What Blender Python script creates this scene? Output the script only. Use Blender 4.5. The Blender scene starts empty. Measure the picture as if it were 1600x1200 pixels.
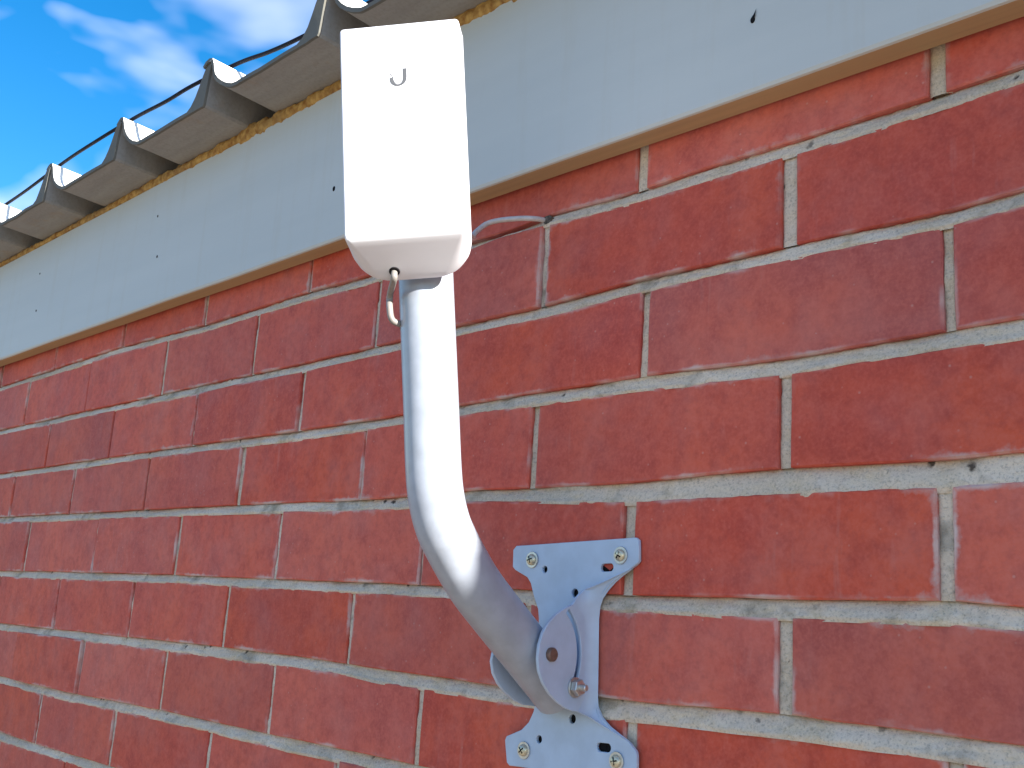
import bpy, bmesh, math, random
import numpy as np
from mathutils import Vector, Matrix, noise as mnoise

random.seed(7)
rng = np.random.default_rng(11)
scene = bpy.context.scene
COL = scene.collection

# ------------------------------------------------------------------ camera
cam_data = bpy.data.cameras.new("camera")
cam = bpy.data.objects.new("camera", cam_data)
COL.objects.link(cam)
cam_data.sensor_width = 36.0
cam_data.lens = 37.951
cam_data.clip_start = 0.02
cam_data.clip_end = 6000.0
cam.matrix_world = Matrix(((0.695753, 0.111761, 0.709533, 0.489373),
                           (0.715456, -0.195347, -0.670792, -0.594743),
                           (0.063637, 0.974346, -0.215873, -0.022794),
                           (0, 0, 0, 1)))
scene.camera = cam
scene.cycles.max_bounces = 6
scene.cycles.diffuse_bounces = 3
scene.cycles.glossy_bounces = 2
scene.cycles.caustics_reflective = False
scene.cycles.caustics_refractive = False

# ------------------------------------------------------------------ light
SUN_EL = math.radians(23.0)
SUN_DIR = Vector((math.cos(SUN_EL), 0.048 * math.sin(SUN_EL), math.sin(SUN_EL))).normalized()
SKY_STRENGTH = 0.085
SUN_STRENGTH = 5.0
EXPOSURE = 1.52

sun_data = bpy.data.lights.new("sun", 'SUN')
sun_data.energy = SUN_STRENGTH
sun_data.angle = math.radians(0.55)
sun_data.color = (1.0, 0.95, 0.87)
sun = bpy.data.objects.new("sun", sun_data)
COL.objects.link(sun)
sun.rotation_euler = SUN_DIR.to_track_quat('Z', 'Y').to_euler()
sun.location = (4, -1, 5)

world = bpy.data.worlds.new("World")
scene.world = world
world.use_nodes = True
wt = world.node_tree
for n in list(wt.nodes):
    wt.nodes.remove(n)


def wn(kind, **kw):
    n = wt.nodes.new(kind)
    for k, v in kw.items():
        setattr(n, k, v)
    return n


w_out = wn('ShaderNodeOutputWorld')
w_bg = wn('ShaderNodeBackground')
w_bg.inputs['Strength'].default_value = SKY_STRENGTH
w_sky = wn('ShaderNodeTexSky', sky_type='NISHITA')
w_sky.sun_disc = False
w_sky.sun_elevation = SUN_EL
w_sky.sun_rotation = math.atan2(SUN_DIR.x, SUN_DIR.y)
w_sky.air_density = 1.0
w_sky.dust_density = 0.3
w_sky.ozone_density = 2.5
w_hs = wn('ShaderNodeHueSaturation')
w_hs.inputs['Saturation'].default_value = 1.42
w_hs.inputs['Value'].default_value = 0.98
w_tc = wn('ShaderNodeTexCoord')
w_map = wn('ShaderNodeMapping')
w_map.inputs['Scale'].default_value = (1.0, 1.0, 1.8)
w_map.inputs['Location'].default_value = (1.3, 0.7, 0.4)
w_n = wn('ShaderNodeTexNoise')
w_n.inputs['Scale'].default_value = 5.0
w_n.inputs['Detail'].default_value = 3.5
w_n.inputs['Roughness'].default_value = 0.55
w_n.inputs['Distortion'].default_value = 0.25
w_r = wn('ShaderNodeValToRGB')
w_r.color_ramp.elements[0].position = 0.47
w_r.color_ramp.elements[0].color = (0, 0, 0, 1)
w_r.color_ramp.elements[1].position = 0.92
w_r.color_ramp.elements[1].color = (1, 1, 1, 1)
w_mix = wn('ShaderNodeMix', data_type='RGBA')
w_mix.inputs['B'].default_value = (7.2, 7.4, 9.4, 1)
wt.links.new(w_sky.outputs['Color'], w_hs.inputs['Color'])
wt.links.new(w_tc.outputs['Generated'], w_map.inputs['Vector'])
wt.links.new(w_map.outputs['Vector'], w_n.inputs['Vector'])
wt.links.new(w_n.outputs['Fac'], w_r.inputs['Fac'])
wt.links.new(w_r.outputs['Color'], w_mix.inputs['Factor'])
wt.links.new(w_hs.outputs['Color'], w_mix.inputs['A'])
wt.links.new(w_mix.outputs['Result'], w_bg.inputs['Color'])
wt.links.new(w_bg.outputs['Background'], w_out.inputs['Surface'])

vs = scene.view_settings
vs.view_transform = 'Standard'
vs.look = 'None'
vs.exposure = EXPOSURE
vs.gamma = 1.0
vs.use_curve_mapping = False


# ------------------------------------------------------------------ materials
class NT:
    """small node-tree helper"""

    def __init__(self, name):
        self.m = bpy.data.materials.new(name)
        self.m.use_nodes = True
        self.t = self.m.node_tree
        self.b = self.t.nodes['Principled BSDF']

    def n(self, kind, ins=None, **kw):
        nd = self.t.nodes.new(kind)
        for k, v in kw.items():
            setattr(nd, k, v)
        for k, v in (ins or {}).items():
            if hasattr(v, 'is_output'):
                self.t.links.new(v, nd.inputs[k])
            else:
                nd.inputs[k].default_value = v
        return nd

    def link(self, a, b):
        self.t.links.new(a, b)

    def noise(self, vec, scale, detail=4, rough=.55, dist=0.0):
        return self.n('ShaderNodeTexNoise', {'Vector': vec, 'Scale': scale, 'Detail': detail,
                                             'Roughness': rough, 'Distortion': dist}).outputs['Fac']

    def ramp(self, fac, p0, p1, c0=(0, 0, 0, 1), c1=(1, 1, 1, 1)):
        r = self.n('ShaderNodeValToRGB', {'Fac': fac})
        r.color_ramp.elements[0].position = p0
        r.color_ramp.elements[1].position = p1
        r.color_ramp.elements[0].color = c0
        r.color_ramp.elements[1].color = c1
        return r.outputs['Color']

    def mix(self, fac, a, b, blend='MIX'):
        m = self.n('ShaderNodeMix', {'Factor': fac}, data_type='RGBA', blend_type=blend)
        for sock, v in (('A', a), ('B', b)):
            if hasattr(v, 'is_output'):
                self.link(v, m.inputs[sock])
            else:
                m.inputs[sock].default_value = (*v, 1) if len(v) == 3 else v
        return m.outputs['Result']

    def math(self, op, a, b=0.0, clamp=False):
        m = self.n('ShaderNodeMath', operation=op, use_clamp=clamp)
        for i, v in enumerate((a, b)):
            if hasattr(v, 'is_output'):
                self.link(v, m.inputs[i])
            else:
                m.inputs[i].default_value = v
        return m.outputs[0]

    def bump(self, h, strength=.3, dist=.001, normal=None):
        ins = {'Height': h, 'Strength': strength, 'Distance': dist}
        if normal is not None:
            ins['Normal'] = normal
        return self.n('ShaderNodeBump', ins).outputs['Normal']

    def set(self, **kw):
        for k, v in kw.items():
            key = {'color': 'Base Color', 'rough': 'Roughness', 'metal': 'Metallic', 'normal': 'Normal',
                   'spec': 'Specular IOR Level'}[k]
            if hasattr(v, 'is_output'):
                self.link(v, self.b.inputs[key])
            elif key == 'Base Color':
                self.b.inputs[key].default_value = (*v, 1)
            else:
                self.b.inputs[key].default_value = v
        return self.m


def world_pos(t):
    return t.n('ShaderNodeNewGeometry').outputs['Position']


def mat_brick():
    t = NT('brick_clay')
    pos = world_pos(t)
    info = t.n('ShaderNodeObjectInfo')
    rnd = info.outputs['Random']
    big = t.noise(pos, 7.0, 3)
    mid = t.noise(pos, 38.0, 3, .6)
    fine = t.noise(pos, 420.0, 2, .6)
    c1 = t.mix(rnd, (0.59, 0.090, 0.058), (0.43, 0.080, 0.066))
    c2 = t.mix(t.ramp(big, .38, .62), c1, (0.64, 0.112, 0.060))
    c3 = t.mix(t.math('MULTIPLY', t.ramp(mid, .44, .68), .60), c2, (0.38, 0.055, 0.043))
    c4 = t.mix(t.math('MULTIPLY', t.ramp(fine, .40, .72), .42), c3, (0.66, 0.145, 0.100))
    mot = t.noise(pos, 135.0, 3, .65)
    c4 = t.mix(t.math('MULTIPLY', t.ramp(mot, .50, .68), .30), c4, (0.33, 0.050, 0.040))
    c4 = t.mix(t.math('MULTIPLY', t.ramp(mot, .34, .48, (1, 1, 1, 1), (0, 0, 0, 1)), .25), c4, (0.68, 0.16, 0.115))
    # faint vertical lime streaks and bloom
    mp = t.n('ShaderNodeMapping', {'Vector': pos, 'Scale': (120, 120, 16)}).outputs['Vector']
    streak = t.ramp(t.noise(mp, 1.0, 3, .6), .58, .78)
    zone = t.ramp(t.noise(pos, 11.0, 3), .50, .68)
    bloom = t.math('MULTIPLY', t.math('MULTIPLY', streak, zone), .28)
    c5 = t.mix(bloom, c4, (0.55, 0.36, 0.33))
    haze = t.math('MULTIPLY', t.ramp(t.noise(pos, 16.0, 3, .65), .45, .72), .17)
    c5 = t.mix(haze, c5, (0.50, 0.28, 0.27))
    # tiny pale specks
    vo = t.n('ShaderNodeTexVoronoi', {'Vector': pos, 'Scale': 110.0, 'Randomness': 1.0})
    sp = t.ramp(vo.outputs['Distance'], .05, .12, (1, 1, 1, 1), (0, 0, 0, 1))
    pick = t.ramp(vo.outputs['Color'], .55, .6)
    c6 = t.mix(t.math('MULTIPLY', t.math('MULTIPLY', sp, pick), .32), c5, (0.60, 0.40, 0.34))
    # cement film along the arrises
    at = t.n('ShaderNodeAttribute', attribute_name='edge').outputs['Fac']
    en = t.noise(pos, 55.0, 4, .68)
    zone2 = t.ramp(t.noise(pos, 7.5, 3), .46, .64)
    ef = t.math('ADD', at, t.math('MULTIPLY', t.math('SUBTRACT', en, .62), 2.4))
    ef = t.ramp(ef, .45, 1.05)
    ef = t.math('MULTIPLY', t.math('MULTIPLY', ef, zone2), .75)
    c7 = t.mix(ef, c6, (0.52, 0.40, 0.37))
    line = t.ramp(t.math('ADD', at, t.math('MULTIPLY', t.math('SUBTRACT', en, .5), .5)), .80, 1.0)
    line = t.math('MULTIPLY', line, t.math('MULTIPLY', t.ramp(t.noise(pos, 15.0, 3), .50, .64), .75))
    c7 = t.mix(line, c7, (0.62, 0.50, 0.46))
    # kiln tone differs from brick to brick
    tone = t.n('ShaderNodeHueSaturation', {'Color': c7, 'Saturation': t.math('ADD', .95, t.math('MULTIPLY', t.math('FRACT', t.math('MULTIPLY', rnd, 7.31)), .08)),
                                           'Value': t.math('ADD', .91, t.math('MULTIPLY', t.math('FRACT', t.math('MULTIPLY', rnd, 13.7)), .14))})
    c7 = tone.outputs['Color']
    b = t.bump(t.math('ADD', t.math('MULTIPLY', fine, .4), mid), .4, .0013)
    return t.set(color=c7, rough=.7, normal=b, spec=.3)


def mat_mortar():
    t = NT('cement_mortar')
    pos = world_pos(t)
    big = t.noise(pos, 6.0, 3)
    mid = t.noise(pos, 60.0, 4, .65)
    fine = t.noise(pos, 600.0, 2, .7)
    c = t.mix(t.ramp(big, .40, .62), (0.58, 0.48, 0.37), (0.74, 0.625, 0.50))
    c = t.mix(t.math('MULTIPLY', t.ramp(t.noise(pos, 26.0, 5, .65), .50, .66), .65), c, (0.58, 0.45, 0.28))
    c = t.mix(t.math('MULTIPLY', t.ramp(fine, .53, .68), .48), c, (0.25, 0.22, 0.18))
    c = t.mix(t.math('MULTIPLY', t.ramp(fine, .28, .46, (1, 1, 1, 1), (0, 0, 0, 1)), .4), c, (0.84, 0.73, 0.60))
    st = t.math('MULTIPLY', t.ramp(t.noise(pos, 15.0, 4, .72), .54, .68), .68)
    c = t.mix(st, c, (0.17, 0.145, 0.11))
    wob = t.n('ShaderNodeVectorMath', operation='MULTIPLY_ADD')
    wob.inputs[1].default_value = (.006, .006, .006)
    t.link(t.n('ShaderNodeTexNoise', {'Vector': pos, 'Scale': 260.0}).outputs['Color'], wob.inputs[0])
    t.link(pos, wob.inputs[2])
    vo = t.n('ShaderNodeTexVoronoi', {'Vector': wob.outputs[0], 'Scale': 95.0})
    sp = t.ramp(vo.outputs['Distance'], .14, .30, (1, 1, 1, 1), (0, 0, 0, 1))
    pick = t.ramp(vo.outputs['Color'], .60, .64)
    zone = t.ramp(t.noise(pos, 9.0, 2), .46, .56)
    sp = t.math('MULTIPLY', t.math('MULTIPLY', sp, pick), zone)
    c = t.mix(t.math('MULTIPLY', sp, .9), c, (0.045, 0.035, 0.03))
    b = t.bump(t.math('ADD', t.math('MULTIPLY', fine, .6), mid), .55, .002)
    return t.set(color=c, rough=.92, normal=b, spec=.2)


def mat_fascia():
    t = NT('fascia_paint')
    pos = world_pos(t)
    mp = t.n('ShaderNodeMapping', {'Vector': pos, 'Scale': (1.5, 20, 22)}).outputs['Vector']
    s = t.noise(mp, 1.0, 4)
    c = t.mix(t.ramp(s, .35, .7), (0.56, 0.575, 0.555), (0.52, 0.54, 0.525))
    st = t.n('ShaderNodeMapping', {'Vector': pos, 'Scale': (60, 60, 5)}).outputs['Vector']
    c = t.mix(t.math('MULTIPLY', t.ramp(t.noise(st, 1.0, 4, .6), .54, .76), .22), c, (0.48, 0.44, 0.35))
    fine = t.noise(pos, 300.0, 4)
    b = t.bump(s, .25, .002)
    b = t.bump(fine, .15, .0004, b)
    return t.set(color=c, rough=.55, normal=b, spec=.4)


def mat_wood_bounce():
    t = NT('timber_bounce_brown')
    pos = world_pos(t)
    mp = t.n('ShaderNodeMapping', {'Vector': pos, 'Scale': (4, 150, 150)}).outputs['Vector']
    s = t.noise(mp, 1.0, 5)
    c = t.mix(t.ramp(s, .3, .7), (0.50, 0.35, 0.19), (0.42, 0.30, 0.17))  # brown doubles as warm light bounced onto the fascia underside
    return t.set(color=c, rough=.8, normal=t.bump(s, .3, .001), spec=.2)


def mat_sheet(rim=False):
    t = NT('fibre_cement_edge' if rim else 'fibre_cement')
    pos = world_pos(t)
    mp = t.n('ShaderNodeMapping', {'Vector': pos, 'Scale': (9, 70, 40)}).outputs['Vector']
    s = t.noise(mp, 1.0, 5, .6)
    fine = t.noise(pos, 260.0, 5, .65)
    c = t.mix(t.ramp(s, .3, .7), (0.37, 0.36, 0.34), (0.30, 0.29, 0.275))
    c = t.mix(t.math('MULTIPLY', t.ramp(fine, .45, .7), .35), c, (0.22, 0.20, 0.175))
    rust = t.math('MULTIPLY', t.ramp(t.noise(pos, 22.0, 4, .6), .58, .74), .35)
    c = t.mix(rust, c, (0.36, 0.24, 0.13))
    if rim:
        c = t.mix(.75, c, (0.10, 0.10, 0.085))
    # upward faces painted paler to stand for sun glare; underside stays board grey
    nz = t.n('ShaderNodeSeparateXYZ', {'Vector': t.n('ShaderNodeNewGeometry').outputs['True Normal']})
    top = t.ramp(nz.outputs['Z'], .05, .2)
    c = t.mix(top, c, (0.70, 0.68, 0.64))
    b = t.bump(fine, .3, .0008)
    return t.set(color=c, rough=.9, normal=b, spec=.2)


def mat_foam():
    t = NT('aged_foam')
    pos = world_pos(t)
    a = t.noise(pos, 110.0, 5, .6)
    g = t.noise(pos, 22.0, 4)
    c = t.mix(t.ramp(a, .35, .65), (0.28, 0.13, 0.035), (0.58, 0.36, 0.12))
    c = t.mix(t.math('MULTIPLY', t.ramp(g, .5, .7), .5), c, (0.16, 0.10, 0.06))
    return t.set(color=c, rough=.85, normal=t.bump(a, .6, .003), spec=.2)


def plain(name, color, rough=.5, metal=0.0, spec=.5, var=.06, scale=120.0, bump=.08, bdist=.0004):
    t = NT(name)
    pos = world_pos(t)
    s = t.noise(pos, scale, 4)
    dark = tuple(x * (1 - var) for x in color)
    light = tuple(min(1, x * (1 + var * .6)) for x in color)
    c = t.mix(t.ramp(s, .35, .65), dark, light)
    r = t.math('ADD', rough - .05, t.math('MULTIPLY', s, .1))
    return t.set(color=c, rough=r, metal=metal, spec=spec, normal=t.bump(s, bump, bdist))


def mat_ground():
    t = NT('sandy_ground')
    pos = world_pos(t)
    a = t.noise(pos, 1.2, 5)
    b_ = t.noise(pos, 40.0, 6, .65)
    c = t.mix(t.ramp(a, .35, .65), (0.30, 0.25, 0.19), (0.25, 0.208, 0.158))
    c = t.mix(t.math('MULTIPLY', t.ramp(b_, .4, .7), .4), c, (0.21, 0.17, 0.12))
    return t.set(color=c, rough=.95, normal=t.bump(b_, .4, .01), spec=.15)


M_BRICK = mat_brick()
M_MORTAR = mat_mortar()
M_FASCIA = mat_fascia()
M_WOOD_BOUNCE = mat_wood_bounce()
M_SHEET = mat_sheet()
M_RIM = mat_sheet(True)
M_FOAM = mat_foam()
M_GROUND = mat_ground()
M_HOUSING = plain('white_plastic', (0.76, 0.77, 0.82), .42, var=.015, scale=60, bump=.03)
M_POLE = plain('pole_paint', (0.36, 0.395, 0.46), .30, var=.10, scale=70, bump=.08)
M_STEEL = plain('plate_paint', (0.45, 0.545, 0.685), .40, var=.07, scale=60, bump=.06)
M_BOLT = plain('zinc_bolt', (0.60, 0.58, 0.54), .38, metal=.85, var=.15, scale=300)
M_BRASS = plain('zinc_screw', (0.66, 0.60, 0.44), .42, metal=.7, var=.2, scale=500)
M_HOLE = plain('grimy_hole', (0.15, 0.13, 0.11), .9, spec=.1, var=.6, scale=300, bump=.5, bdist=.002)
M_DARK = plain('dark_hole', (0.012, 0.011, 0.012), .8, spec=.1)
M_WIRE = plain('wire_jacket', (0.006, 0.006, 0.012), .7, spec=.15, bump=.0)
M_CABLE = plain('grey_cable', (0.58, 0.55, 0.54), .5, var=.12, scale=200)
M_CABLE_D = plain('aged_cable', (0.27, 0.25, 0.23), .5, var=.15, scale=200)
M_PIN = plain('rusty_pin', (0.20, 0.12, 0.09), .5, metal=.3, var=.3, scale=300)
M_INK = plain('grey_ink', (0.10, 0.105, 0.115), .6, spec=.2)
M_TIE = plain('black_nylon', (0.02, 0.02, 0.02), .5)


# ------------------------------------------------------------------ helpers
def link(name, me, mat=None, parent=None, smooth=False):
    if mat is not None:
        me.materials.append(mat)
    if smooth:
        for p in me.polygons:
            p.use_smooth = True
    o = bpy.data.objects.new(name, me)
    COL.objects.link(o)
    if parent is not None:
        o.parent = parent
    return o


def from_bm(bm, name):
    me = bpy.data.meshes.new(name)
    bmesh.ops.recalc_face_normals(bm, faces=bm.faces[:])
    bm.to_mesh(me)
    bm.free()
    return me


def from_py(name, v, f):
    me = bpy.data.meshes.new(name)
    me.from_pydata([tuple(map(float, p)) for p in v], [], f)
    me.update()
    return me


def empty(name, loc=(0, 0, 0)):
    o = bpy.data.objects.new(name, None)
    o.empty_display_size = .05
    o.location = loc
    COL.objects.link(o)
    return o


def tag(o, label, cat, group=None):
    o['label'] = label
    o['category'] = cat
    if group:
        o['group'] = group
    return o


def auto_smooth(me, deg=35):
    for p in me.polygons:
        p.use_smooth = True
    me.set_sharp_from_angle(angle=math.radians(deg))


def catmull(pts, n=8):
    P = [np.array(p, float) for p in pts]
    P = [2 * P[0] - P[1]] + P + [2 * P[-1] - P[-2]]
    out = []
    for i in range(1, len(P) - 2):
        a, b, c, d = P[i - 1], P[i], P[i + 1], P[i + 2]
        for k in range(n):
            t = k / n
            out.append(.5 * ((2 * b) + (-a + c) * t + (2 * a - 5 * b + 4 * c - d) * t * t + (-a + 3 * b - 3 * c + d) * t ** 3))
    out.append(P[-2])
    return out


def tube_mesh(name, pts, r, seg=16, caps=True):
    pts = [Vector(p) for p in pts]
    v, f = [], []
    t0 = (pts[1] - pts[0]).normalized()
    ref = Vector((1, 0, 0)) if abs(t0.x) < .9 else Vector((0, 0, 1))
    nrm = (ref - t0 * ref.dot(t0)).normalized()
    for i, p in enumerate(pts):
        if i == 0:
            t = pts[1] - pts[0]
        elif i == len(pts) - 1:
            t = pts[-1] - pts[-2]
        else:
            t = pts[i + 1] - pts[i - 1]
        t.normalize()
        nrm = (nrm - t * nrm.dot(t)).normalized()
        bi = t.cross(nrm)
        rr = r[i] if hasattr(r, '__len__') else r
        for k in range(seg):
            a = 2 * math.pi * k / seg
            v.append(p + (nrm * math.cos(a) + bi * math.sin(a)) * rr)
    for i in range(len(pts) - 1):
        for k in range(seg):
            a, b = i * seg + k, i * seg + (k + 1) % seg
            f.append((a, b, b + seg, a + seg))
    if caps:
        f.append(tuple(reversed(range(seg))))
        f.append(tuple(range((len(pts) - 1) * seg, len(pts) * seg)))
    me = from_py(name, v, f)
    auto_smooth(me, 50)
    return me


def flat_shape(name, outline, holes=(), thick=.002, bevel=.0004):
    """2D outline with real holes, extruded: local XY plane, thickness along Z centred on 0"""
    cu = bpy.data.curves.new(name, 'CURVE')
    cu.dimensions = '2D'
    cu.fill_mode = 'BOTH'
    cu.extrude = thick / 2 - bevel
    cu.bevel_depth = bevel
    cu.bevel_resolution = 1
    cu.offset = -bevel
    for loop in [outline] + list(holes):
        s = cu.splines.new('POLY')
        s.points.add(len(loop) - 1)
        for p, q in zip(s.points, loop):
            p.co = (q[0], q[1], 0, 1)
        s.use_cyclic_u = True
    ob = bpy.data.objects.new(name, cu)
    COL.objects.link(ob)
    bpy.context.view_layer.update()
    dg = bpy.context.evaluated_depsgraph_get()
    me = bpy.data.meshes.new_from_object(ob.evaluated_get(dg))
    bpy.data.objects.remove(ob)
    bpy.data.curves.remove(cu)
    me.name = name
    me.materials.clear()
    return me


def circle(cx, cy, r, n=16, sx=1.0):
    return [(cx + math.cos(2 * math.pi * k / n) * r * sx, cy + math.sin(2 * math.pi * k / n) * r) for k in range(n)]


def stadium(cx, cy, hl, r, n=8):
    p = []
    for k in range(n + 1):
        a = -math.pi / 2 + math.pi * k / n
        p.append((cx + hl + math.cos(a) * r, cy + math.sin(a) * r))
    for k in range(n + 1):
        a = math.pi / 2 + math.pi * k / n
        p.append((cx - hl + math.cos(a) * r, cy + math.sin(a) * r))
    return p


def nz(x, y, z=0.0, o=3):
    return mnoise.fractal(Vector((x, y, z)), 1.0, 2.0, o)


# ------------------------------------------------------------------ ground
GZ = -2.05
gm = from_py('ground', [(-1500, -1500, GZ), (1500, -1500, GZ), (1500, 1500, GZ), (-1500, 1500, GZ)], [(0, 1, 2, 3)])
ground = link('ground', gm, M_GROUND)
ground['kind'] = 'structure'

# ------------------------------------------------------------------ house
house = empty('brick_house', (0, 0, GZ))
tag(house, 'red brick house wall under a white fascia board and grey ribbed roof edge', 'house')
HOUSE_INV = Matrix.Translation((0, 0, -GZ))


def house_part(name, me, mat, smooth=False):
    o = link(name, me, mat, house, smooth)
    o.matrix_parent_inverse = HOUSE_INV
    return o


# bed joints: (x, z) of the joint's middle, as laid
BEDS = [
    [(-1.3722, .3023), (-.92, .3055), (-.6857, .3010), (-.4644, .3021), (-.3672, .2995), (-.2053, .3032), (-.1139, .3049), (-.0114, .3019), (.1178, .3032), (.2192, .3045), (.2728, .3065)],
    [(-1.3369, .2261), (-.7784, .2246), (-.4497, .2232), (-.2981, .2237), (-.2139, .2263), (-.104, .2256), (-.0079, .2290), (.1185, .2288), (.2258, .2276), (.27, .2302)],
    [(-1.3028, .1523), (-.7748, .1530), (-.449, .1511), (-.3091, .1514), (-.2015, .1531), (-.0012, .1542), (.1174, .1508), (.224, .1535), (.2671, .1545)],
    [(-1.2707, .0828), (-.5512, .0783), (-.298, .0754), (-.1811, .0779), (-.0091, .0740), (.1167, .0767), (.221, .0752), (.2642, .0774)],
    [(-1.2329, .0011), (-.6889, .0022), (-.287, .0002), (-.0198, -.0033), (.1185, -.0029), (.2192, -.0012), (.2612, -.0036)],
    [(-1.1976, -.0755), (-.7712, -.0727), (-.5506, -.0714), (-.3291, -.0721), (-.2762, -.0741), (-.0157, -.0761), (.1192, -.0722), (.2586, -.0729)],
    [(-1.1639, -.1482), (-.9032, -.1492), (-.676, -.1464), (-.4464, -.1468), (-.2657, -.1457)],
    [(-1.1301, -.2215), (-.9994, -.2218), (-.8014, -.2193)],
]
for k in range(1, 3):
    BEDS.append([(-1.5, -.2205 - .0745 * k), (-.6, -.2195 - .0745 * k), (.4, -.2205 - .0745 * k)])
# half thickness of each bed joint at left / middle / right
BED_HW = [(.0040, .0042, .0048), (.0040, .0045, .0046), (.0040, .0042, .0052), (.0040, .0046, .0078), (.0042, .0044, .0056),
          (.0046, .0048, .0058), (.0042, .0050, .0055), (.0045, .0050, .005), (.005, .005, .005), (.005, .005, .005)]
TOP_Z = .3795


def bed_z(i, x):
    if i < 0:
        return TOP_Z
    xs = [p[0] for p in BEDS[i]]
    zs = [p[1] for p in BEDS[i]]
    return float(np.interp(x, xs, zs)) + .0005 * nz(x * 9, i * 7.3)


def bed_hw(i, x):
    if i < 0:
        return .003
    a, b, c = BED_HW[i]
    h = float(np.interp(x, [-1.2, -.2, .12], [a, b, c]))
    if i == 0:
        h *= 1 - .5 * max(0.0, 1 - abs(x + .160) / .045)
    return h * (1 + .14 * nz(x * 8, i * 3.1 + 50))


# head joints of each course: (x, half thickness)
PERPS = [
    [(.2212, .0052), (-.0104, .0050), (-.236, .003), (-.4618, .003), (-.6873, .003), (-.9136, .003), (-1.1483, .002)],
    [(.1181, .0055), (-.1111, .0034), (-.3363, .0032), (-.5611, .0032), (-.7793, .0032), (-1.009, .0032), (-1.2393, .003)],
    [(.2252, .0032), (-.0023, .0036), (-.228, .003), (-.4542, .0036), (-.679, .0034), (-.9061, .0012), (-1.1226, .0018)],
    [(.1168, .0044), (-.1109, .0034), (-.3368, .0014), (-.5597, .0036), (-.7818, .0038), (-1.0097, .003), (-1.233, .0022)],
    [(.2201, .0045), (-.0089, .0052), (-.239, .0016), (-.469, .0036), (-.6833, .0038), (-.9088, .0034), (-1.1445, .0034)],
    [(.1179, .0048), (-.107, .003), (-.3326, .0030), (-.5556, .0040), (-.7787, .0036), (-1.004, .0016)],
    [(.222, .004), (-.0018, .0042), (-.2262, .0036), (-.4512, .0036), (-.6763, .0034), (-.8977, .0032), (-1.1254, .0016)],
    [(.118, .004), (-.108, .004), (-.333, .0036), (-.5595, .0036), (-.7832, .0034), (-1.0083, .0034)],
    [(.2215, .0036), (-.0035, .0036), (-.2285, .0036), (-.4535, .0036), (-.6785, .0036), (-.9035, .0036), (-1.1285, .0036)],
]
XL, XR = -1.75, .72
for c in PERPS:
    while c[0][0] < XR:
        c.insert(0, (c[0][0] + .225 + random.uniform(-.003, .003), random.uniform(.0032, .005)))
    while c[-1][0] > XL:
        c.append((c[-1][0] - .225 + random.uniform(-.003, .003), random.uniform(.0026, .004)))
XL = min(c[-1][0] for c in PERPS) - .01
XR = max(c[0][0] for c in PERPS) + .01


# --- mortar (the wall's own mesh): core slab plus rough joint strips
def wall_mesh():
    V, F = [], []

    def grid(nx, ny, fn):
        base = len(V)
        for j in range(ny + 1):
            for i in range(nx + 1):
                V.append(fn(i / nx, j / ny))
        for j in range(ny):
            for i in range(nx):
                a = base + j * (nx + 1) + i
                F.append((a, a + 1, a + nx + 2, a + nx + 1))

    # core slab
    x0, x1, z0, z1 = -3.6, 1.7, GZ - .05, .50
    y0, y1 = .0085, .11
    b = len(V)
    V.extend([(x0, y0, z0), (x1, y0, z0), (x1, y0, z1), (x0, y0, z1), (x0, y1, z0), (x1, y1, z0), (x1, y1, z1), (x0, y1, z1)])
    F.extend([tuple(b + k for k in q) for q in ((0, 1, 2, 3), (5, 4, 7, 6), (4, 0, 3, 7), (1, 5, 6, 2), (3, 2, 6, 7), (4, 5, 1, 0))])

    # bed joints
    for i in range(len(BEDS)):
        def fn(u, v, i=i):
            x = XL + (XR - XL) * u
            s = (v - .5) * 2 * 1.45          # -1..1 is the open joint
            hw = bed_hw(i, x)
            z = bed_z(i, x) + s * hw
            smear = nz(x * 9, i * 5.7, 2.0)
            y = (.0022 + .0024 * s) + .0014 * nz(x * 28, i * 9 + s * .5) + .0010 * nz(x * 110, s * 3 + i * 4, 1.0, 2)
            if abs(s) > .92:
                y += (abs(s) - .92) * .0042 - max(0, smear - .12) * .0030
            if i == 0:
                y += .007 * max(0.0, min(1.0, (.047 - abs(x + .165)) / .01)) * max(0.0, min(1.0, .6 + s))
            return (x, y, z)
        grid(int((XR - XL) / .0022), 12, fn)
    # head joints
    for ci, c in enumerate(PERPS):
        for (px, hw) in c:
            lean = random.uniform(-.010, .012)

            def fn(u, v, ci=ci, px=px, hw=hw, lean=lean):
                za = bed_z(ci, px) + bed_hw(ci, px) * .98
                zb = bed_z(ci - 1, px) - bed_hw(ci - 1, px) * .98
                z = za + (zb - za) * v
                s = (u - .5) * 2 * 1.5
                x = px + s * hw + lean * (z - (za + zb) / 2)
                y = .0026 + .0010 * nz(z * 40, px * 31) + .0006 * nz(z * 150, s * 2 + px * 9, 1, 2)
                if abs(s) > .9:
                    y += (abs(s) - .9) * .004
                return (x, y, z)
            grid(8, 34, fn)
    return from_py('wall', V, F)


wm = wall_mesh()
for p in wm.polygons[6:]:
    p.use_smooth = True
wall = house_part('wall', wm, M_MORTAR)
wall['label'] = 'grey cement mortar joints between the red bricks'


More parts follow.
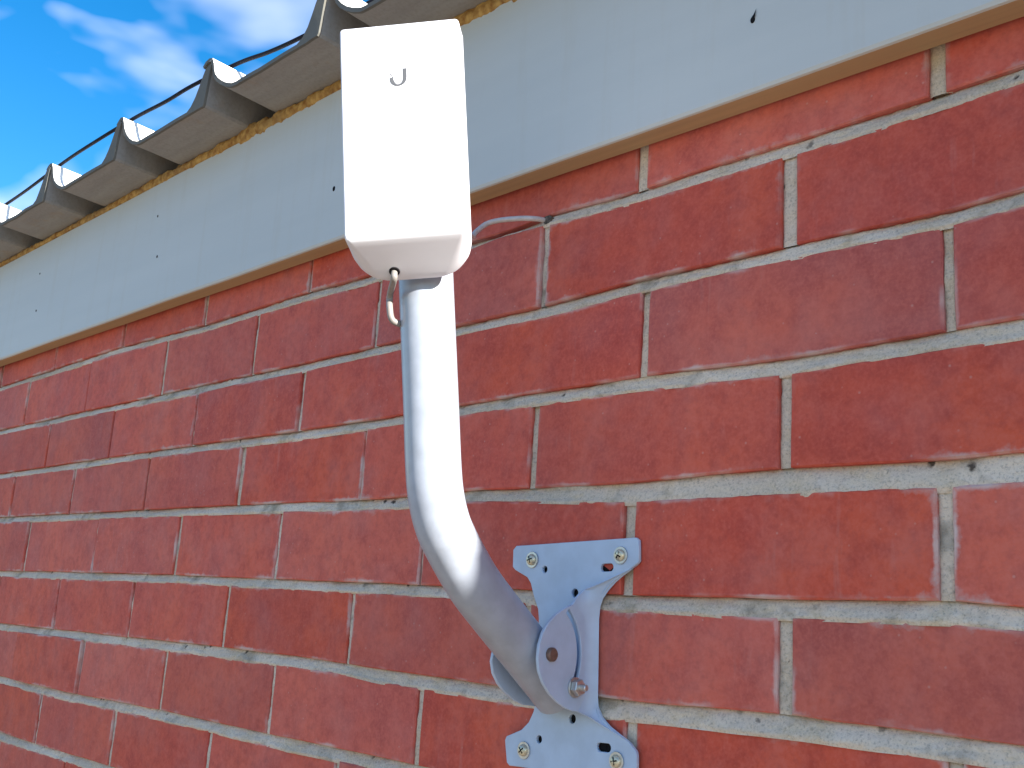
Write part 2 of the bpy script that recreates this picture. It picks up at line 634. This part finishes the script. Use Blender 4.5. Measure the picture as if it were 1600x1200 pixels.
# --- bricks, each its own object
def brick_mesh(xa, xb, ci, seed):
    """outline follows the two bed joints; rings: inset face, arris, rounded edge, back"""
    r = random.Random(seed)
    nx = 9
    outline = []
    for k in range(nx):
        x = xa + (xb - xa) * k / (nx - 1)
        outline.append((x, bed_z(ci, x) + bed_hw(ci, x)))
    zlo_r, zhi_r = outline[-1][1], bed_z(ci - 1, xb) - bed_hw(ci - 1, xb)
    for k in (1, 2, 3):
        outline.append((xb, zlo_r + (zhi_r - zlo_r) * k / 4))
    for k in range(nx):
        x = xb + (xa - xb) * k / (nx - 1)
        outline.append((x, bed_z(ci - 1, x) - bed_hw(ci - 1, x)))
    zhi_l, zlo_l = outline[-1][1], outline[0][1]
    for k in (1, 2, 3):
        outline.append((xa, zhi_l + (zlo_l - zhi_l) * k / 4))
    cx = (xa + xb) / 2
    cz = sum(p[1] for p in outline) / len(outline)
    hx = (xb - xa) / 2
    hz = (max(p[1] for p in outline) - min(p[1] for p in outline)) / 2
    tilt_x, tilt_z = r.gauss(0, .003), r.gauss(0, .006)
    N = len(outline)

    def ring(d, y, jit):
        out = []
        for (x, z) in outline:
            lx, lz = x - cx, z - cz
            sx = max(0.0, abs(lx) - d) * (1 if lx > 0 else -1)
            szz = max(0.0, abs(lz) - d) * (1 if lz > 0 else -1)
            # keep the middle samples of each side in place along the side
            if abs(abs(lx) - hx) > 1e-6:
                sx = lx * (hx - d) / hx
            if abs(lz) < hz * .75:
                szz = lz * (hz - d) / hz
            sx += r.uniform(-jit, jit)
            szz += r.uniform(-jit, jit)
            out.append((sx, y + tilt_x * sx + tilt_z * szz, szz))
        return out

    V = ring(.010, 0, 0) + ring(.0011, .0001, .0004) + ring(.0001, .0012, .0003) + ring(0, .05, 0)
    F = [tuple(range(N))]
    for a in range(3):
        for k in range(N):
            k2 = (k + 1) % N
            F.append((a * N + k, (a + 1) * N + k, (a + 1) * N + k2, a * N + k2))
    me = from_py('brick', V, F)
    at = me.attributes.new('edge', 'FLOAT', 'POINT')
    at.data.foreach_set('value', [0.0] * N + [1.0] * N + [1.0] * N + [1.0] * N)
    return me, (cx, cz)


bseed = 0
for ci, c in enumerate(PERPS):
    for k in range(len(c) - 1):
        (xr, hr), (xl, hl) = c[k], c[k + 1]
        bseed += 1
        me, (cx, cz) = brick_mesh(xl + hl, xr - hr, ci, bseed)
        o = link('brick', me, M_BRICK, wall)
        o.location = (cx, random.gauss(0, .0007), cz)

hp = []
for k in range(18):
    a = 2 * math.pi * k / 18
    rr = .0040 * (1 + .35 * nz(math.cos(a) * 2, math.sin(a) * 2, 4.0))
    hp.append((-.1105 + math.cos(a) * rr * 1.25, -.0004, .3050 + math.sin(a) * rr * .9))
hv = hp + [(p[0], .004, p[2]) for p in hp]
hole = link('drilled_hole', from_py('cable_hole', hv, [tuple(range(18))] + [(k, (k + 1) % 18, 18 + (k + 1) % 18, 18 + k) for k in range(18)]), M_HOLE, wall)
hole['label'] = 'dark ragged hole in the mortar where the cable goes in'

# the rest of the wall outside the picture: one mesh of plain bricks
V, F = [], []


def addbox(x0, x1, y0, y1, z0, z1):
    b = len(V)
    V.extend([(x0, y0, z0), (x1, y0, z0), (x1, y1, z0), (x0, y1, z0), (x0, y0, z1), (x1, y0, z1), (x1, y1, z1), (x0, y1, z1)])
    F.extend([tuple(b + i for i in q) for q in ((0, 1, 5, 4), (1, 2, 6, 5), (2, 3, 7, 6), (3, 0, 4, 7), (4, 5, 6, 7), (3, 2, 1, 0))])


z_low = bed_z(len(PERPS) - 1, 0) + .0
row = 0
z = z_low - .005
while z > GZ:
    off = .1125 * ((row + 1) % 2)
    x = -3.6
    while x < 1.6:
        addbox(x + off + .004, x + off + .221, random.gauss(0, .0006), .06, z - .0645, z)
        x += .225
    z -= .0745
    row += 1
for ci, c in enumerate(PERPS):                       # wings left and right of the measured part
    za = bed_z(ci, 0) + .005
    zb = bed_z(ci - 1, 0) - .005
    x = c[0][0] + .004
    while x < 1.55:
        addbox(x, x + .217, random.gauss(0, .0006), .06, za, zb)
        x += .225
    x = c[-1][0] - .004
    while x > -3.4:
        addbox(x - .217, x, random.gauss(0, .0006), .06, za, zb)
        x -= .225
rest = link('brickwork', from_py('brickwork', V, F), M_BRICK, wall)
rest['kind'] = 'stuff'

# ------------------------------------------------------------------ fascia board
FZ0, FZ1, FY = .3392, .5125, -.0250
X0, X1 = -3.5, 1.65


def fascia_mesh():
    V, F = [], []
    nx = 240
    prof = [(.0, FZ0), (FY + .003, FZ0), (FY + .0012, FZ0 + .0006), (FY, FZ0 + .003), (FY, FZ0 + .06), (FY, FZ1 - .05), (FY, FZ1 - .002), (FY + .002, FZ1), (.0, FZ1)]
    n = len(prof)
    for i in range(nx + 1):
        x = X0 + (X1 - X0) * i / nx
        dz = .0008 * nz(x * 3.0, 4.0)
        dy = .0007 * nz(x * 2.2, 9.0)
        for (y, z) in prof:
            V.append((x, (y + dy) if y < -.001 else -.0035, z + dz))
    for i in range(nx):
        for k in range(n):
            a, b = i * n + k, i * n + (k + 1) % n
            F.append((a, b, b + n, a + n))
    return from_py('fascia_board', V, F), n


fm, fn_ = fascia_mesh()
fm.materials.append(M_FASCIA)
fm.materials.append(M_WOOD_BOUNCE)
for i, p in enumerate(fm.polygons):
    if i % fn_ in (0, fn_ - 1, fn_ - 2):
        p.material_index = 1  # underside coloured brown to imitate bounce from bricks and ground
fascia = house_part('fascia_board', fm, None)
fascia['label'] = 'white painted fascia board with bounce-tinted brown underside'


def disc_mesh(name, r, h, n=14, dome=.4):
    V = [(0, -h, 0)]
    rings = [(r * .55, -h * .9), (r * .9, -h * .5), (r, 0), (r, .002)]
    for (rr, y) in rings:
        for k in range(n):
            a = 2 * math.pi * k / n
            V.append((rr * math.cos(a), y, rr * math.sin(a)))
    F = [(0, 1 + (k + 1) % n, 1 + k) for k in range(n)]
    for j in range(len(rings) - 1):
        for k in range(n):
            a, b = 1 + j * n + k, 1 + j * n + (k + 1) % n
            F.append((a, b, b + n, a + n))
    me = from_py(name, V, F)
    auto_smooth(me, 60)
    return me


nail_me = disc_mesh('nail', .0018, .0007)
nail_me.materials.append(M_DARK)
for (x, z, s) in ((.1042, .3937, 1.25), (-.3957, .3973, 1.35), (-.8024, .4634, .8), (-.7873, .4050, .95), (-1.19, .40, .9), (-1.2, .462, .8)):
    o = bpy.data.objects.new('nail', nail_me)
    COL.objects.link(o)
    o.parent = fascia
    o.location = (x, FY - .0001 + .0007 * nz(x * 2.2, 9.0), z)
    o.scale = (s * .85, 1, s * 1.15)
# rust drip under the right-hand nail: a short crust of filler knocked off the paint
crust = from_py('nail_stain', [(.1055, 0, .3975), (.1075, 0, .401), (.1062, 0, .3945), (.1028, 0, .3925), (.1036, 0, .3955)], [(0, 1, 2, 3, 4)])
crust_o = link('nail_stain', crust, M_DARK, fascia)
crust_o.location = (0, FY - .0006, 0)
crust_o.scale = (1, 1, 1)

# ------------------------------------------------------------------ roof
ROOF_T = math.tan(math.radians(-4.0))
EY, EZ = -.085, .5270          # eave edge: underside of a trough
RIB0, PITCH = -.5810, .2330
# underside / upper side of the ribs: right-hand flank of a sheet (solid wedge) and its left-hand lap
WEDGE_U = [(-.046, 0), (-.030, 0), (-.018, 0), (-.0100, 0), (-.0082, .0030), (-.0068, .0150), (-.0052, .0300), (-.0035, .0430), (-.0015, .0480)]
WEDGE_O = [(-.047, .0042), (-.038, .0085), (-.030, .0175), (-.0235, .0275), (-.0190, .0380), (-.0155, .0460), (-.011, .0505), (-.005, .0520), (-.0005, .0500)]
LAP_U = [(-.0150, .0478), (-.0105, .0515), (-.0045, .0530), (.0005, .0515), (.0045, .0445), (.0080, .0360), (.0130, .0278), (.0200, .0205), (.0300, .0132), (.0420, .0066), (.0560, .0014), (.066, 0)]


roof_me = bpy.data.meshes.new('roof')
# purlin-and-boarding core of the roof, well behind the sheet ends
V, F = [], []
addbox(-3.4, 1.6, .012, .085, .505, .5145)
roof = house_part('roof', from_py('roof', V, F), M_WOOD_BOUNCE)
roof['label'] = 'grey ribbed fibre cement roof sheets ending above the fascia'


def sheet_mesh(k, seed):
    r = random.Random(seed)
    xl, xr = RIB0 + PITCH * k, RIB0 + PITCH * (k + 1)
    th = .0045
    under = [(xl + d, h) for d, h in LAP_U] + [(xl + .085, 0), ((xl + xr) / 2, -.0006), (xr - .075, 0)]
    n1 = len(under)
    over = []
    for i, (x, h) in enumerate(under):
        a = under[max(0, i - 1)]
        b = under[min(n1 - 1, i + 1)]
        t = Vector((b[0] - a[0], b[1] - a[1])).normalized()
        over.append((x - t.y * th, h + t.x * th))
    under += [(xr + d, h) for d, h in WEDGE_U]
    over += [(xr + d, h) for d, h in WEDGE_O]
    n = len(under)
    ej = r.uniform(-.003, .003)
    ys = [EY + ej, EY + ej + .003, EY + .03, EY + .06, .05, .6, 2.4]
    V, F = [], []
    for j, y in enumerate(ys):
        for (x, h) in under + over[::-1]:
            jx = .0005 * nz(x * 60, y * 30 + k * 3)
            V.append((x, y + (.0012 * nz(x * 45, k * 5.0) if j < 2 else 0), EZ + h + ROOF_T * (y - EY) + jx))
    m = 2 * n
    for j in range(len(ys) - 1):
        for i in range(m):
            a, b = j * m + i, j * m + (i + 1) % m
            F.append((a, b, b + m, a + m))
    for i in range(n - 1):                                     # end rims
        F.append((i, m - 1 - i, m - 2 - i, i + 1))
        q = (len(ys) - 1) * m
        F.append((q + i, q + i + 1, q + m - 2 - i, q + m - 1 - i))
    me = from_py('roof_sheet', V, F)
    me.materials.append(M_SHEET)
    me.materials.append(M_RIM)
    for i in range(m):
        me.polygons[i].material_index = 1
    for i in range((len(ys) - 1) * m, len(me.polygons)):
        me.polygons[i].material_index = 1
    auto_smooth(me, 24)
    return me


for k in range(-11, 9):
    link('roof_sheet', sheet_mesh(k, 100 + k), None, roof)


# foam filler bead between fascia and sheets
def foam_mesh():
    V, F = [], []
    n = 12
    xs = np.arange(-2.2, .9, .0022)
    for x in xs:
        d = abs(((x - RIB0) / PITCH + .5) % 1 - .5) * PITCH
        cz = .5150 + .0022 * nz(x * 16, 3)
        ry = .0062 + .0028 * nz(x * 30, 11) + .0012 * nz(x * 140, 5)
        rz = .0082 + .0028 * nz(x * 24, 21) + .0010 * nz(x * 150, 8) + (.003 if d < .03 else 0)
        thin = float(np.interp(x, [-1.1, -.6], [.62, 1.0]))
        ry, rz = ry * thin, rz * thin
        for k in range(n):
            a = 2 * math.pi * k / n
            bumpy = 1 + .22 * nz(x * 90, math.cos(a) * 2, math.sin(a) * 2)
            V.append((x, -.0215 + math.cos(a) * ry * bumpy, cz + .0018 + math.sin(a) * rz * bumpy))
    for i in range(len(xs) - 1):
        for k in range(n):
            a, b = i * n + k, i * n + (k + 1) % n
            F.append((a, b, b + n, a + n))
    return from_py('foam_filler', V, F)


foam = house_part('foam_filler', foam_mesh(), M_FOAM, True)
foam['label'] = 'lumpy orange brown filler squeezed between fascia and roof sheets'

# ------------------------------------------------------------------ wire on the roof
wpts = [(-3.2, -.060, .588), (-1.9, -.058, .5885), (-1.5, -.060, .5885), (-1.323, -.0626, .5885), (-1.2037, -.0653, .5878), (-1.0383, -.0712, .5885), (-.9264, -.0726, .5875),
        (-.8130, -.0697, .5885), (-.7327, -.0665, .5868), (-.6671, -.0655, .5866), (-.575, -.0562, .5880), (-.5208, -.0487, .5858),
        (-.4643, -.0433, .5852), (-.348, -.034, .5868), (-.11, -.02, .5858), (.12, -.015, .585), (.6, -.02, .585)]
wc = catmull(wpts, 6)
wire = link('roof_wire', tube_mesh('roof_wire', wc, .0024, 10), M_WIRE)
tag(wire, 'thin black wire lying across the crests of the roof ribs', 'wire')

# ------------------------------------------------------------------ mount (plate, ears, J-pole)
TH = math.radians(2.5)
MO = Vector((-.060, -.0012, -.043))
MU = Vector((math.cos(TH), 0, math.sin(TH)))
MV = Vector((-math.sin(TH), 0, math.cos(TH)))
MN = Vector((0, -1, 0))
MM = Matrix(((MU.x, MV.x, MN.x, MO.x), (MU.y, MV.y, MN.y, MO.y), (MU.z, MV.z, MN.z, MO.z), (0, 0, 0, 1)))

mount = empty('antenna_mount')
mount.matrix_world = MM
tag(mount, 'pale grey steel J-shaped pole mount bolted to the brick wall', 'pole mount')

plate_out = [(-.055, .0815), (.0645, .0815), (.0672, .0795), (.0675, .0650), (.0655, .0630), (.0520, .0560), (.0405, .0490), (.0335, .0415), (.0300, .0340), (.0285, .026),
             (.0285, -.026), (.0300, -.0340), (.0345, -.0410), (.0420, -.0470), (.0600, -.0560), (.0655, -.0610), (.0662, -.0640), (.0660, -.0785), (.0635, -.0805),
             (-.0550, -.0805), (-.0578, -.0785), (-.0605, -.0630), (-.0590, -.0600), (-.0433, -.0543), (-.0360, -.0485), (-.0315, -.0410), (-.0290, -.0330), (-.0285, -.026),
             (-.0285, .026), (-.0295, .0330), (-.0340, .0420), (-.0362, .0475), (-.0380, .0525), (-.0420, .0570), (-.0555, .0630), (-.0582, .0655), (-.0583, .0785)]
holes = [circle(-.0234, .0623, .0026), stadium(.0382, .0616, .0032, .0028), circle(.0077, .0441, .0032),
         circle(.0075, -.0435, .0032), circle(-.0249, -.0597, .0028), stadium(.0371, -.0606, .0036, .0029)]
pm = flat_shape('wall_plate', plate_out, holes, .003, .0005)
plate = link('wall_plate', pm, M_STEEL, mount)
plate.location = (0, 0, .0016)

# backing seen through the holes: the plugs drilled into the wall
plug_me = flat_shape('drilled_hole', circle(0, 0, .0036, 14), (), .0006, .0001)
plug_me.materials.append(M_DARK)
for (u, v) in ((-.0234, .0623), (.0354, .0616), (.0410, .0616), (.0077, .0441), (.0075, -.0435), (-.0249, -.0597), (.0342, -.0606), (.0400, -.0606)):
    o = bpy.data.objects.new('drilled_hole', plug_me)
    COL.objects.link(o)
    o.parent = plate
    o.location = (u, v, -.0020)

# screws
def screw_mesh():
    bm = bmesh.new()
    n = 18
    prof = [(.0, .0030), (.0022, .0028), (.0036, .0020), (.0043, .0008), (.0043, 0)]
    rings = []
    top = bm.verts.new((0, 0, prof[0][1]))
    for (r, h) in prof[1:]:
        rings.append([bm.verts.new((r * math.cos(2 * math.pi * k / n), r * math.sin(2 * math.pi * k / n), h)) for k in range(n)])
    for k in range(n):
        bm.faces.new((top, rings[0][k], rings[0][(k + 1) % n]))
    for a, b in zip(rings, rings[1:]):
        for k in range(n):
            bm.faces.new((a[k], b[k], b[(k + 1) % n], a[(k + 1) % n]))
    me = from_bm(bm, 'screw')
    auto_smooth(me, 50)
    return me


screw_me = screw_mesh()
screw_me.materials.append(M_BRASS)
washer_me = flat_shape('washer', circle(0, 0, .0062, 24), [circle(0, 0, .0030, 16)], .0010, .0002)
washer_me.materials.append(M_BOLT)
cross = [(-.0005, .0026), (.0005, .0026), (.0005, .0005), (.0026, .0005), (.0026, -.0005), (.0005, -.0005), (.0005, -.0026), (-.0005, -.0026), (-.0005, -.0005), (-.0026, -.0005), (-.0026, .0005), (-.0005, .0005)]
cross_me = flat_shape('screw_slot', cross, (), .0006, .0001)
cross_me.materials.append(M_DARK)
for (u, v, a) in ((-.0366, .0700, .3), (.0512, .0696, 1.0), (-.0397, -.0684, .7), (.0492, -.0684, .2)):
    s = bpy.data.objects.new('screw', screw_me)
    COL.objects.link(s)
    s.parent = plate
    s.location = (u, v, .0024)
    s.rotation_euler = (random.uniform(-.12, .12), random.uniform(-.12, .12), a)
    w_ = bpy.data.objects.new('washer', washer_me)
    COL.objects.link(w_)
    w_.parent = plate
    w_.location = (u, v, .0021)
    c_ = bpy.data.objects.new('screw_slot', cross_me)
    COL.objects.link(c_)
    c_.parent = plate
    c_.location = (u, v, .0024 + .0027)
    c_.rotation_euler = (0, 0, a)


# ears: flat shape drawn in (v, n), then stood up at u = +-UE, with a folded root
UE = .0238


def ear_mesh(sign):
    if sign > 0:
        nose = [(.0345, .0240), (.0315, .0320), (.0270, .0405), (.0210, .0480), (.0140, .0533), (.0060, .0563), (-.0030, .0573), (-.0110, .0558),
                (-.0190, .0515), (-.0260, .0450), (-.0315, .0370), (-.0352, .0290), (-.0372, .0220), (-.0378, .0150), (-.0370, .0108), (.0345, .0108)]
    else:
        nose = [(.0160, .0100), (.0165, .0250), (.0150, .0380), (.0100, .0470), (.0030, .0530), (-.0060, .0550), (-.0140, .0530),
                (-.0210, .0480), (-.0270, .0410), (-.0320, .0320), (-.0355, .0220), (-.0365, .0100)]
    arc = [(.0300, .0290), (.0240, .0235), (.0170, .0195), (.0090, .0170), (.0000, .0163), (-.0080, .0172), (-.0160, .0195), (-.0225, .0228)]
    sm = catmull(arc, 3)
    hw = .0021
    L, R_ = [], []
    for i, p in enumerate(sm):
        a = sm[max(0, i - 1)]
        b = sm[min(len(sm) - 1, i + 1)]
        t = (b - a) / np.linalg.norm(b - a)
        nn = np.array([-t[1], t[0]])
        L.append(tuple(p + nn * hw))
        R_.append(tuple(p - nn * hw))
    me = flat_shape('ear', nose, [L + R_[::-1]] if sign > 0 else [], .0026, .0004)
    bm = bmesh.new()
    bm.from_mesh(me)
    for v in bm.verts:                                  # XY plane -> (v, n); thickness -> u
        vv, nn, uu = v.co.x, v.co.y, v.co.z
        v.co = (sign * (UE + uu), vv, nn)
    # folded root: follows the plate's waisted edge, its height dying out towards the corners
    if sign > 0:
        rail = [(.0600, .0600, .0030), (.0520, .0560, .0040), (.0440, .0510, .0062), (.0375, .0455, .0120), (.0325, .0400, .0190), (.0300, .0345, .0235)]
        rail += [(.0288, .0345 - (.0345 + .0370) * k / 8, .0120) for k in range(1, 8)]
        rail += [(.0296, -.0370, .0180), (.0335, -.0410, .0085), (.0400, -.0460, .0050), (.0500, -.0512, .0036), (.0590, -.0556, .0028)]
    else:
        rail = [(.0288, .0160 - (.0160 + .0365) * k / 8, .0120) for k in range(9)]
    th = .0024
    rows = []
    NS = 8
    for (ue, ve, H) in rail:
        outer, inner = [], []
        for i in range(NS + 1):
            f = i / NS
            n_ = .0014 + (H - .0014) * f
            u_top = UE + (ue - UE) * max(0.0, min(1.0, (.0115 - H) / .0085))
            u_ = ue + (u_top - ue) * (1 - (1 - f) ** 2)
            outer.append((sign * (u_ + th / 2), ve, n_))
            inner.append((sign * (u_ - th / 2), ve, n_))
        rows.append([bm.verts.new(p) for p in outer + inner[::-1]])
    m = len(rows[0])
    for a, b in zip(rows, rows[1:]):
        for i in range(m):
            bm.faces.new((a[i], a[(i + 1) % m], b[(i + 1) % m], b[i]))
    bm.faces.new(rows[0])
    bm.faces.new(rows[-1])
    me2 = from_bm(bm, 'ear')
    auto_smooth(me2, 50)
    return me2


for sg in (1, -1):
    ear = link('ear', ear_mesh(sg), M_STEEL, mount)

# pole: bent tube in the plane u = 0
ppts = [(0, -.0262, .0092), (0, -.0150, .0229), (0, .0091, .0527), (0, .0267, .0745), (0, .0427, .0938), (0, .0560, .1062), (0, .0713, .1190), (0, .0821, .1263),
        (0, .0977, .1324), (0, .1166, .1362), (0, .1488, .1399), (0, .1775, .1433), (0, .2101, .1472), (0, .2455, .1514), (0, .31, .1590), (0, .372, .1664)]
pc = catmull(ppts, 8)
for _ in range(10):
    pc = [pc[0]] + [(pc[i - 1] + 2 * pc[i] + pc[i + 1]) / 4 for i in range(1, len(pc) - 1)] + [pc[-1]]
pole = link('pole', tube_mesh('pole', pc, .0188, 48), M_POLE, mount)
# little cable grommet on the pole's left side
gr = link('grommet', flat_shape('grommet', circle(0, 0, .0052, 20), [circle(0, 0, .0030, 16)], .0016, .0003), M_TIE, pole)
gr.matrix_local = Matrix.Translation((-.0172, .2150, .1545)) @ Matrix.Rotation(math.radians(-70), 4, 'Y')


# pivot pin and clamp bolt
def cyl(name, r, h, n=20, bevel=.0004):
    bm = bmesh.new()
    prof = [(r - bevel, 0), (r, bevel), (r, h - bevel), (r - bevel, h)]
    rings = [[bm.verts.new((a * math.cos(2 * math.pi * k / n), a * math.sin(2 * math.pi * k / n), z)) for k in range(n)] for a, z in prof]
    for a, b in zip(rings, rings[1:]):
        for k in range(n):
            bm.faces.new((a[k], a[(k + 1) % n], b[(k + 1) % n], b[k]))
    bm.faces.new(rings[0])
    bm.faces.new(rings[-1])
    me = from_bm(bm, name)
    auto_smooth(me, 30)
    return me


RY = Matrix.Rotation(math.radians(90), 4, 'Y')
pin = link('pivot_pin', cyl('pivot_pin', .0047, .056, 22, .0010), M_PIN, mount)
pin.matrix_local = Matrix.Translation((-.0275, .0000, .0452)) @ RY
bolt = link('clamp_bolt', cyl('clamp_bolt', .0023, .065, 14, .0006), M_BOLT, mount)
bolt.matrix_local = Matrix.Translation((-.0285, -.0215, .0205)) @ RY
nut = link('nut', cyl('nut', .0057, .0048, 6, .0005), M_BOLT, bolt)
nut.matrix_local = Matrix.Translation((0, 0, .0548)) @ Matrix.Rotation(.3, 4, 'Z')
wsh = link('washer', flat_shape('bolt_washer', circle(0, 0, .0070, 24), [circle(0, 0, .0028, 16)], .0012, .0002), M_BOLT, bolt)
wsh.matrix_local = Matrix.Translation((0, 0, .0542))

# ------------------------------------------------------------------ radio antenna
BN = Vector((.6459, -.7617, -.0525)).normalized()
BW = Vector((.7619, .6386, .1078)).normalized()
BA = BN.cross(BW).normalized()
BW = BA.cross(BN).normalized()
BC = Vector((-.0411, -.2068, .2868))
BM = Matrix(((BW.x, BA.x, BN.x, BC.x), (BW.y, BA.y, BN.y, BC.y), (BW.z, BA.z, BN.z, BC.z), (0, 0, 0, 1)))
radio = empty('radio_antenna')
radio.matrix_world = BM
tag(radio, 'sunlit white plastic outdoor radio antenna box at the top of the J-pole', 'antenna')


def round_rect(hw, top, bot, rt, rb, nc=9):
    pts = []
    for (cx, cy, r, a0) in ((hw - rt, top - rt, rt, 0), (-hw + rt, top - rt, rt, 90), (-hw + rb, bot + rb, rb, 180), (hw - rb, bot + rb, rb, 270)):
        for k in range(nc + 1):
            a = math.radians(a0 + 90 * k / nc)
            pts.append((cx + r * math.cos(a), cy + r * math.sin(a)))
    return pts


def housing_mesh():
    D = .031
    top, hw = .0742, .0402
    layers = []
    #  depth, inset, bottom edge, bottom corner radius, top corner radius
    spec = [(.0000, .0022, -.0712, .0028, .0020), (.0003, .0012, -.0724, .0032, .0022), (.0009, .0005, -.0735, .0040, .0024), (.0020, .0001, -.0746, .0048, .0026),
            (.0050, .0, -.0768, .0066, .0028), (.0100, .0, -.0804, .0096, .004), (.0150, .0, -.0840, .0124, .004), (.0200, .0, -.0876, .0150, .004),
            (.0250, .0012, -.0912, .0172, .005), (.0278, .0032, -.0930, .0182, .006), (.0298, .0062, -.0934, .0186, .007), (.0310, .0100, -.0922, .0176, .008)]
    V, F = [], []
    for (d, ins, bot, rb, rt) in spec:
        for (x, y) in round_rect(hw - ins, top - ins, bot, rt, rb):
            V.append((x, y, -d))
    n = len(V) // len(spec)
    for j in range(len(spec) - 1):
        for k in range(n):
            a, b = j * n + k, j * n + (k + 1) % n
            F.append((a, a + n, b + n, b))
    F.append(tuple(range(n)))
    F.append(tuple(reversed(range((len(spec) - 1) * n, len(spec) * n))))
    me = from_py('housing', V, F)
    auto_smooth(me, 22)
    return me


housing = link('housing', housing_mesh(), M_HOUSING, radio)

# printed emblem: a U whose left stem is broken off short
def emblem_mesh():
    pts = []
    # centre line: right stem top -> bowl -> left stub, with its half width
    cl = [(.0044, .0062, .0013), (.0044, .0030, .0013), (.0043, -.0005, .0013), (.0036, -.0030, .0011), (.0018, -.0047, .0008), (-.0004, -.0052, .0006), (-.0024, -.0045, .0009),
          (-.0040, -.0025, .0013), (-.0046, -.0003, .0012), (-.0047, .0004, .0011)]
    sm = catmull(cl, 4)
    L, R_ = [], []
    for i, p in enumerate(sm):
        a = sm[max(0, i - 1)][:2]
        b = sm[min(len(sm) - 1, i + 1)][:2]
        t = (b - a) / np.linalg.norm(b - a)
        nn = np.array([-t[1], t[0]])
        L.append(tuple(p[:2] + nn * p[2]))
        R_.append(tuple(p[:2] - nn * p[2]))
    return flat_shape('emblem', L + R_[::-1], (), .0003, .00005)


emb = link('emblem', emblem_mesh(), M_INK, housing)
emb.location = (-.0012, .0355, .0001)
dotm = flat_shape('emblem_dot', circle(0, 0, .0005, 10), (), .0003, .00005)
dotm.materials.append(M_INK)
for (x, y) in ((-.0046, .0018), (-.0036, .0008), (-.0050, .0030)):
    o = bpy.data.objects.new('emblem_dot', dotm)
    COL.objects.link(o)
    o.parent = housing
    o.location = (-.0012 + x, .0355 + y, .0001)

# cable outlet in the sloping bottom
out_pos = Vector((-.0130, -.0895, -.0262))
on = link('cable_outlet', flat_shape('cable_outlet', circle(0, 0, .0036, 20), (), .0012, .0003), M_DARK, housing)
on.matrix_local = Matrix.Translation((-.0122, -.0895, -.0222)) @ Matrix.Rotation(math.radians(54), 4, 'X')

# saddle between box and pole, and the tie round both
saddle = link('saddle', cyl('saddle', .012, .014, 18, .001), M_HOUSING, radio)
saddle.matrix_local = Matrix.Translation((.0, .010, -.0445))
v_, f_ = [], []
tie_pts = []
pole_c = radio.matrix_world.inverted() @ (MM @ Vector((0, .337, .1622)))
for k in range(33):
    a = 2 * math.pi * k / 32
    tie_pts.append((pole_c.x + .0208 * math.cos(a), pole_c.y, pole_c.z + .0208 * math.sin(a)))
tie = link('cable_tie', tube_mesh('cable_tie', tie_pts, .0016, 8), M_TIE, radio)

# ------------------------------------------------------------------ cables
bw = BM @ Vector((-.0124, -.0900, -.0224))
pin_hole = MM @ Vector((-.0170, .2150, .1552))
cpts = [BM @ Vector((-.0122, -.0850, -.0255)), bw, BM @ Vector((-.0126, -.0950, -.0215)), (-.0815, -.1742, .1890), (-.0812, -.1735, .1790), (-.0808, -.1710, .1722), (-.0800, -.1655, .1706), tuple(pin_hole + Vector((.004, 0, .0005)))]
cable1 = link('network_cable', tube_mesh('network_cable', catmull(cpts, 8), .0022, 14), M_CABLE_D)
tag(cable1, 'short grey cable looping from the antenna bottom into the pole', 'cable')

wp = [(-.075, -.135, .300), (-.105, -.100, .276), (-.1310, -.064, .2760), (-.1460, -.046, .2880), (-.1512, -.031, .3008), (-.1440, -.0235, .3048), (-.1280, -.0170, .3048), (-.1180, -.0110, .3044), (-.1140, .0, .3055), (-.1140, .015, .3056)]
cable2 = link('network_cable', tube_mesh('wall_cable', catmull(wp, 8), .0022, 12), M_CABLE)
tag(cable2, 'thin grey cable running from behind the antenna into a hole in the mortar', 'cable')
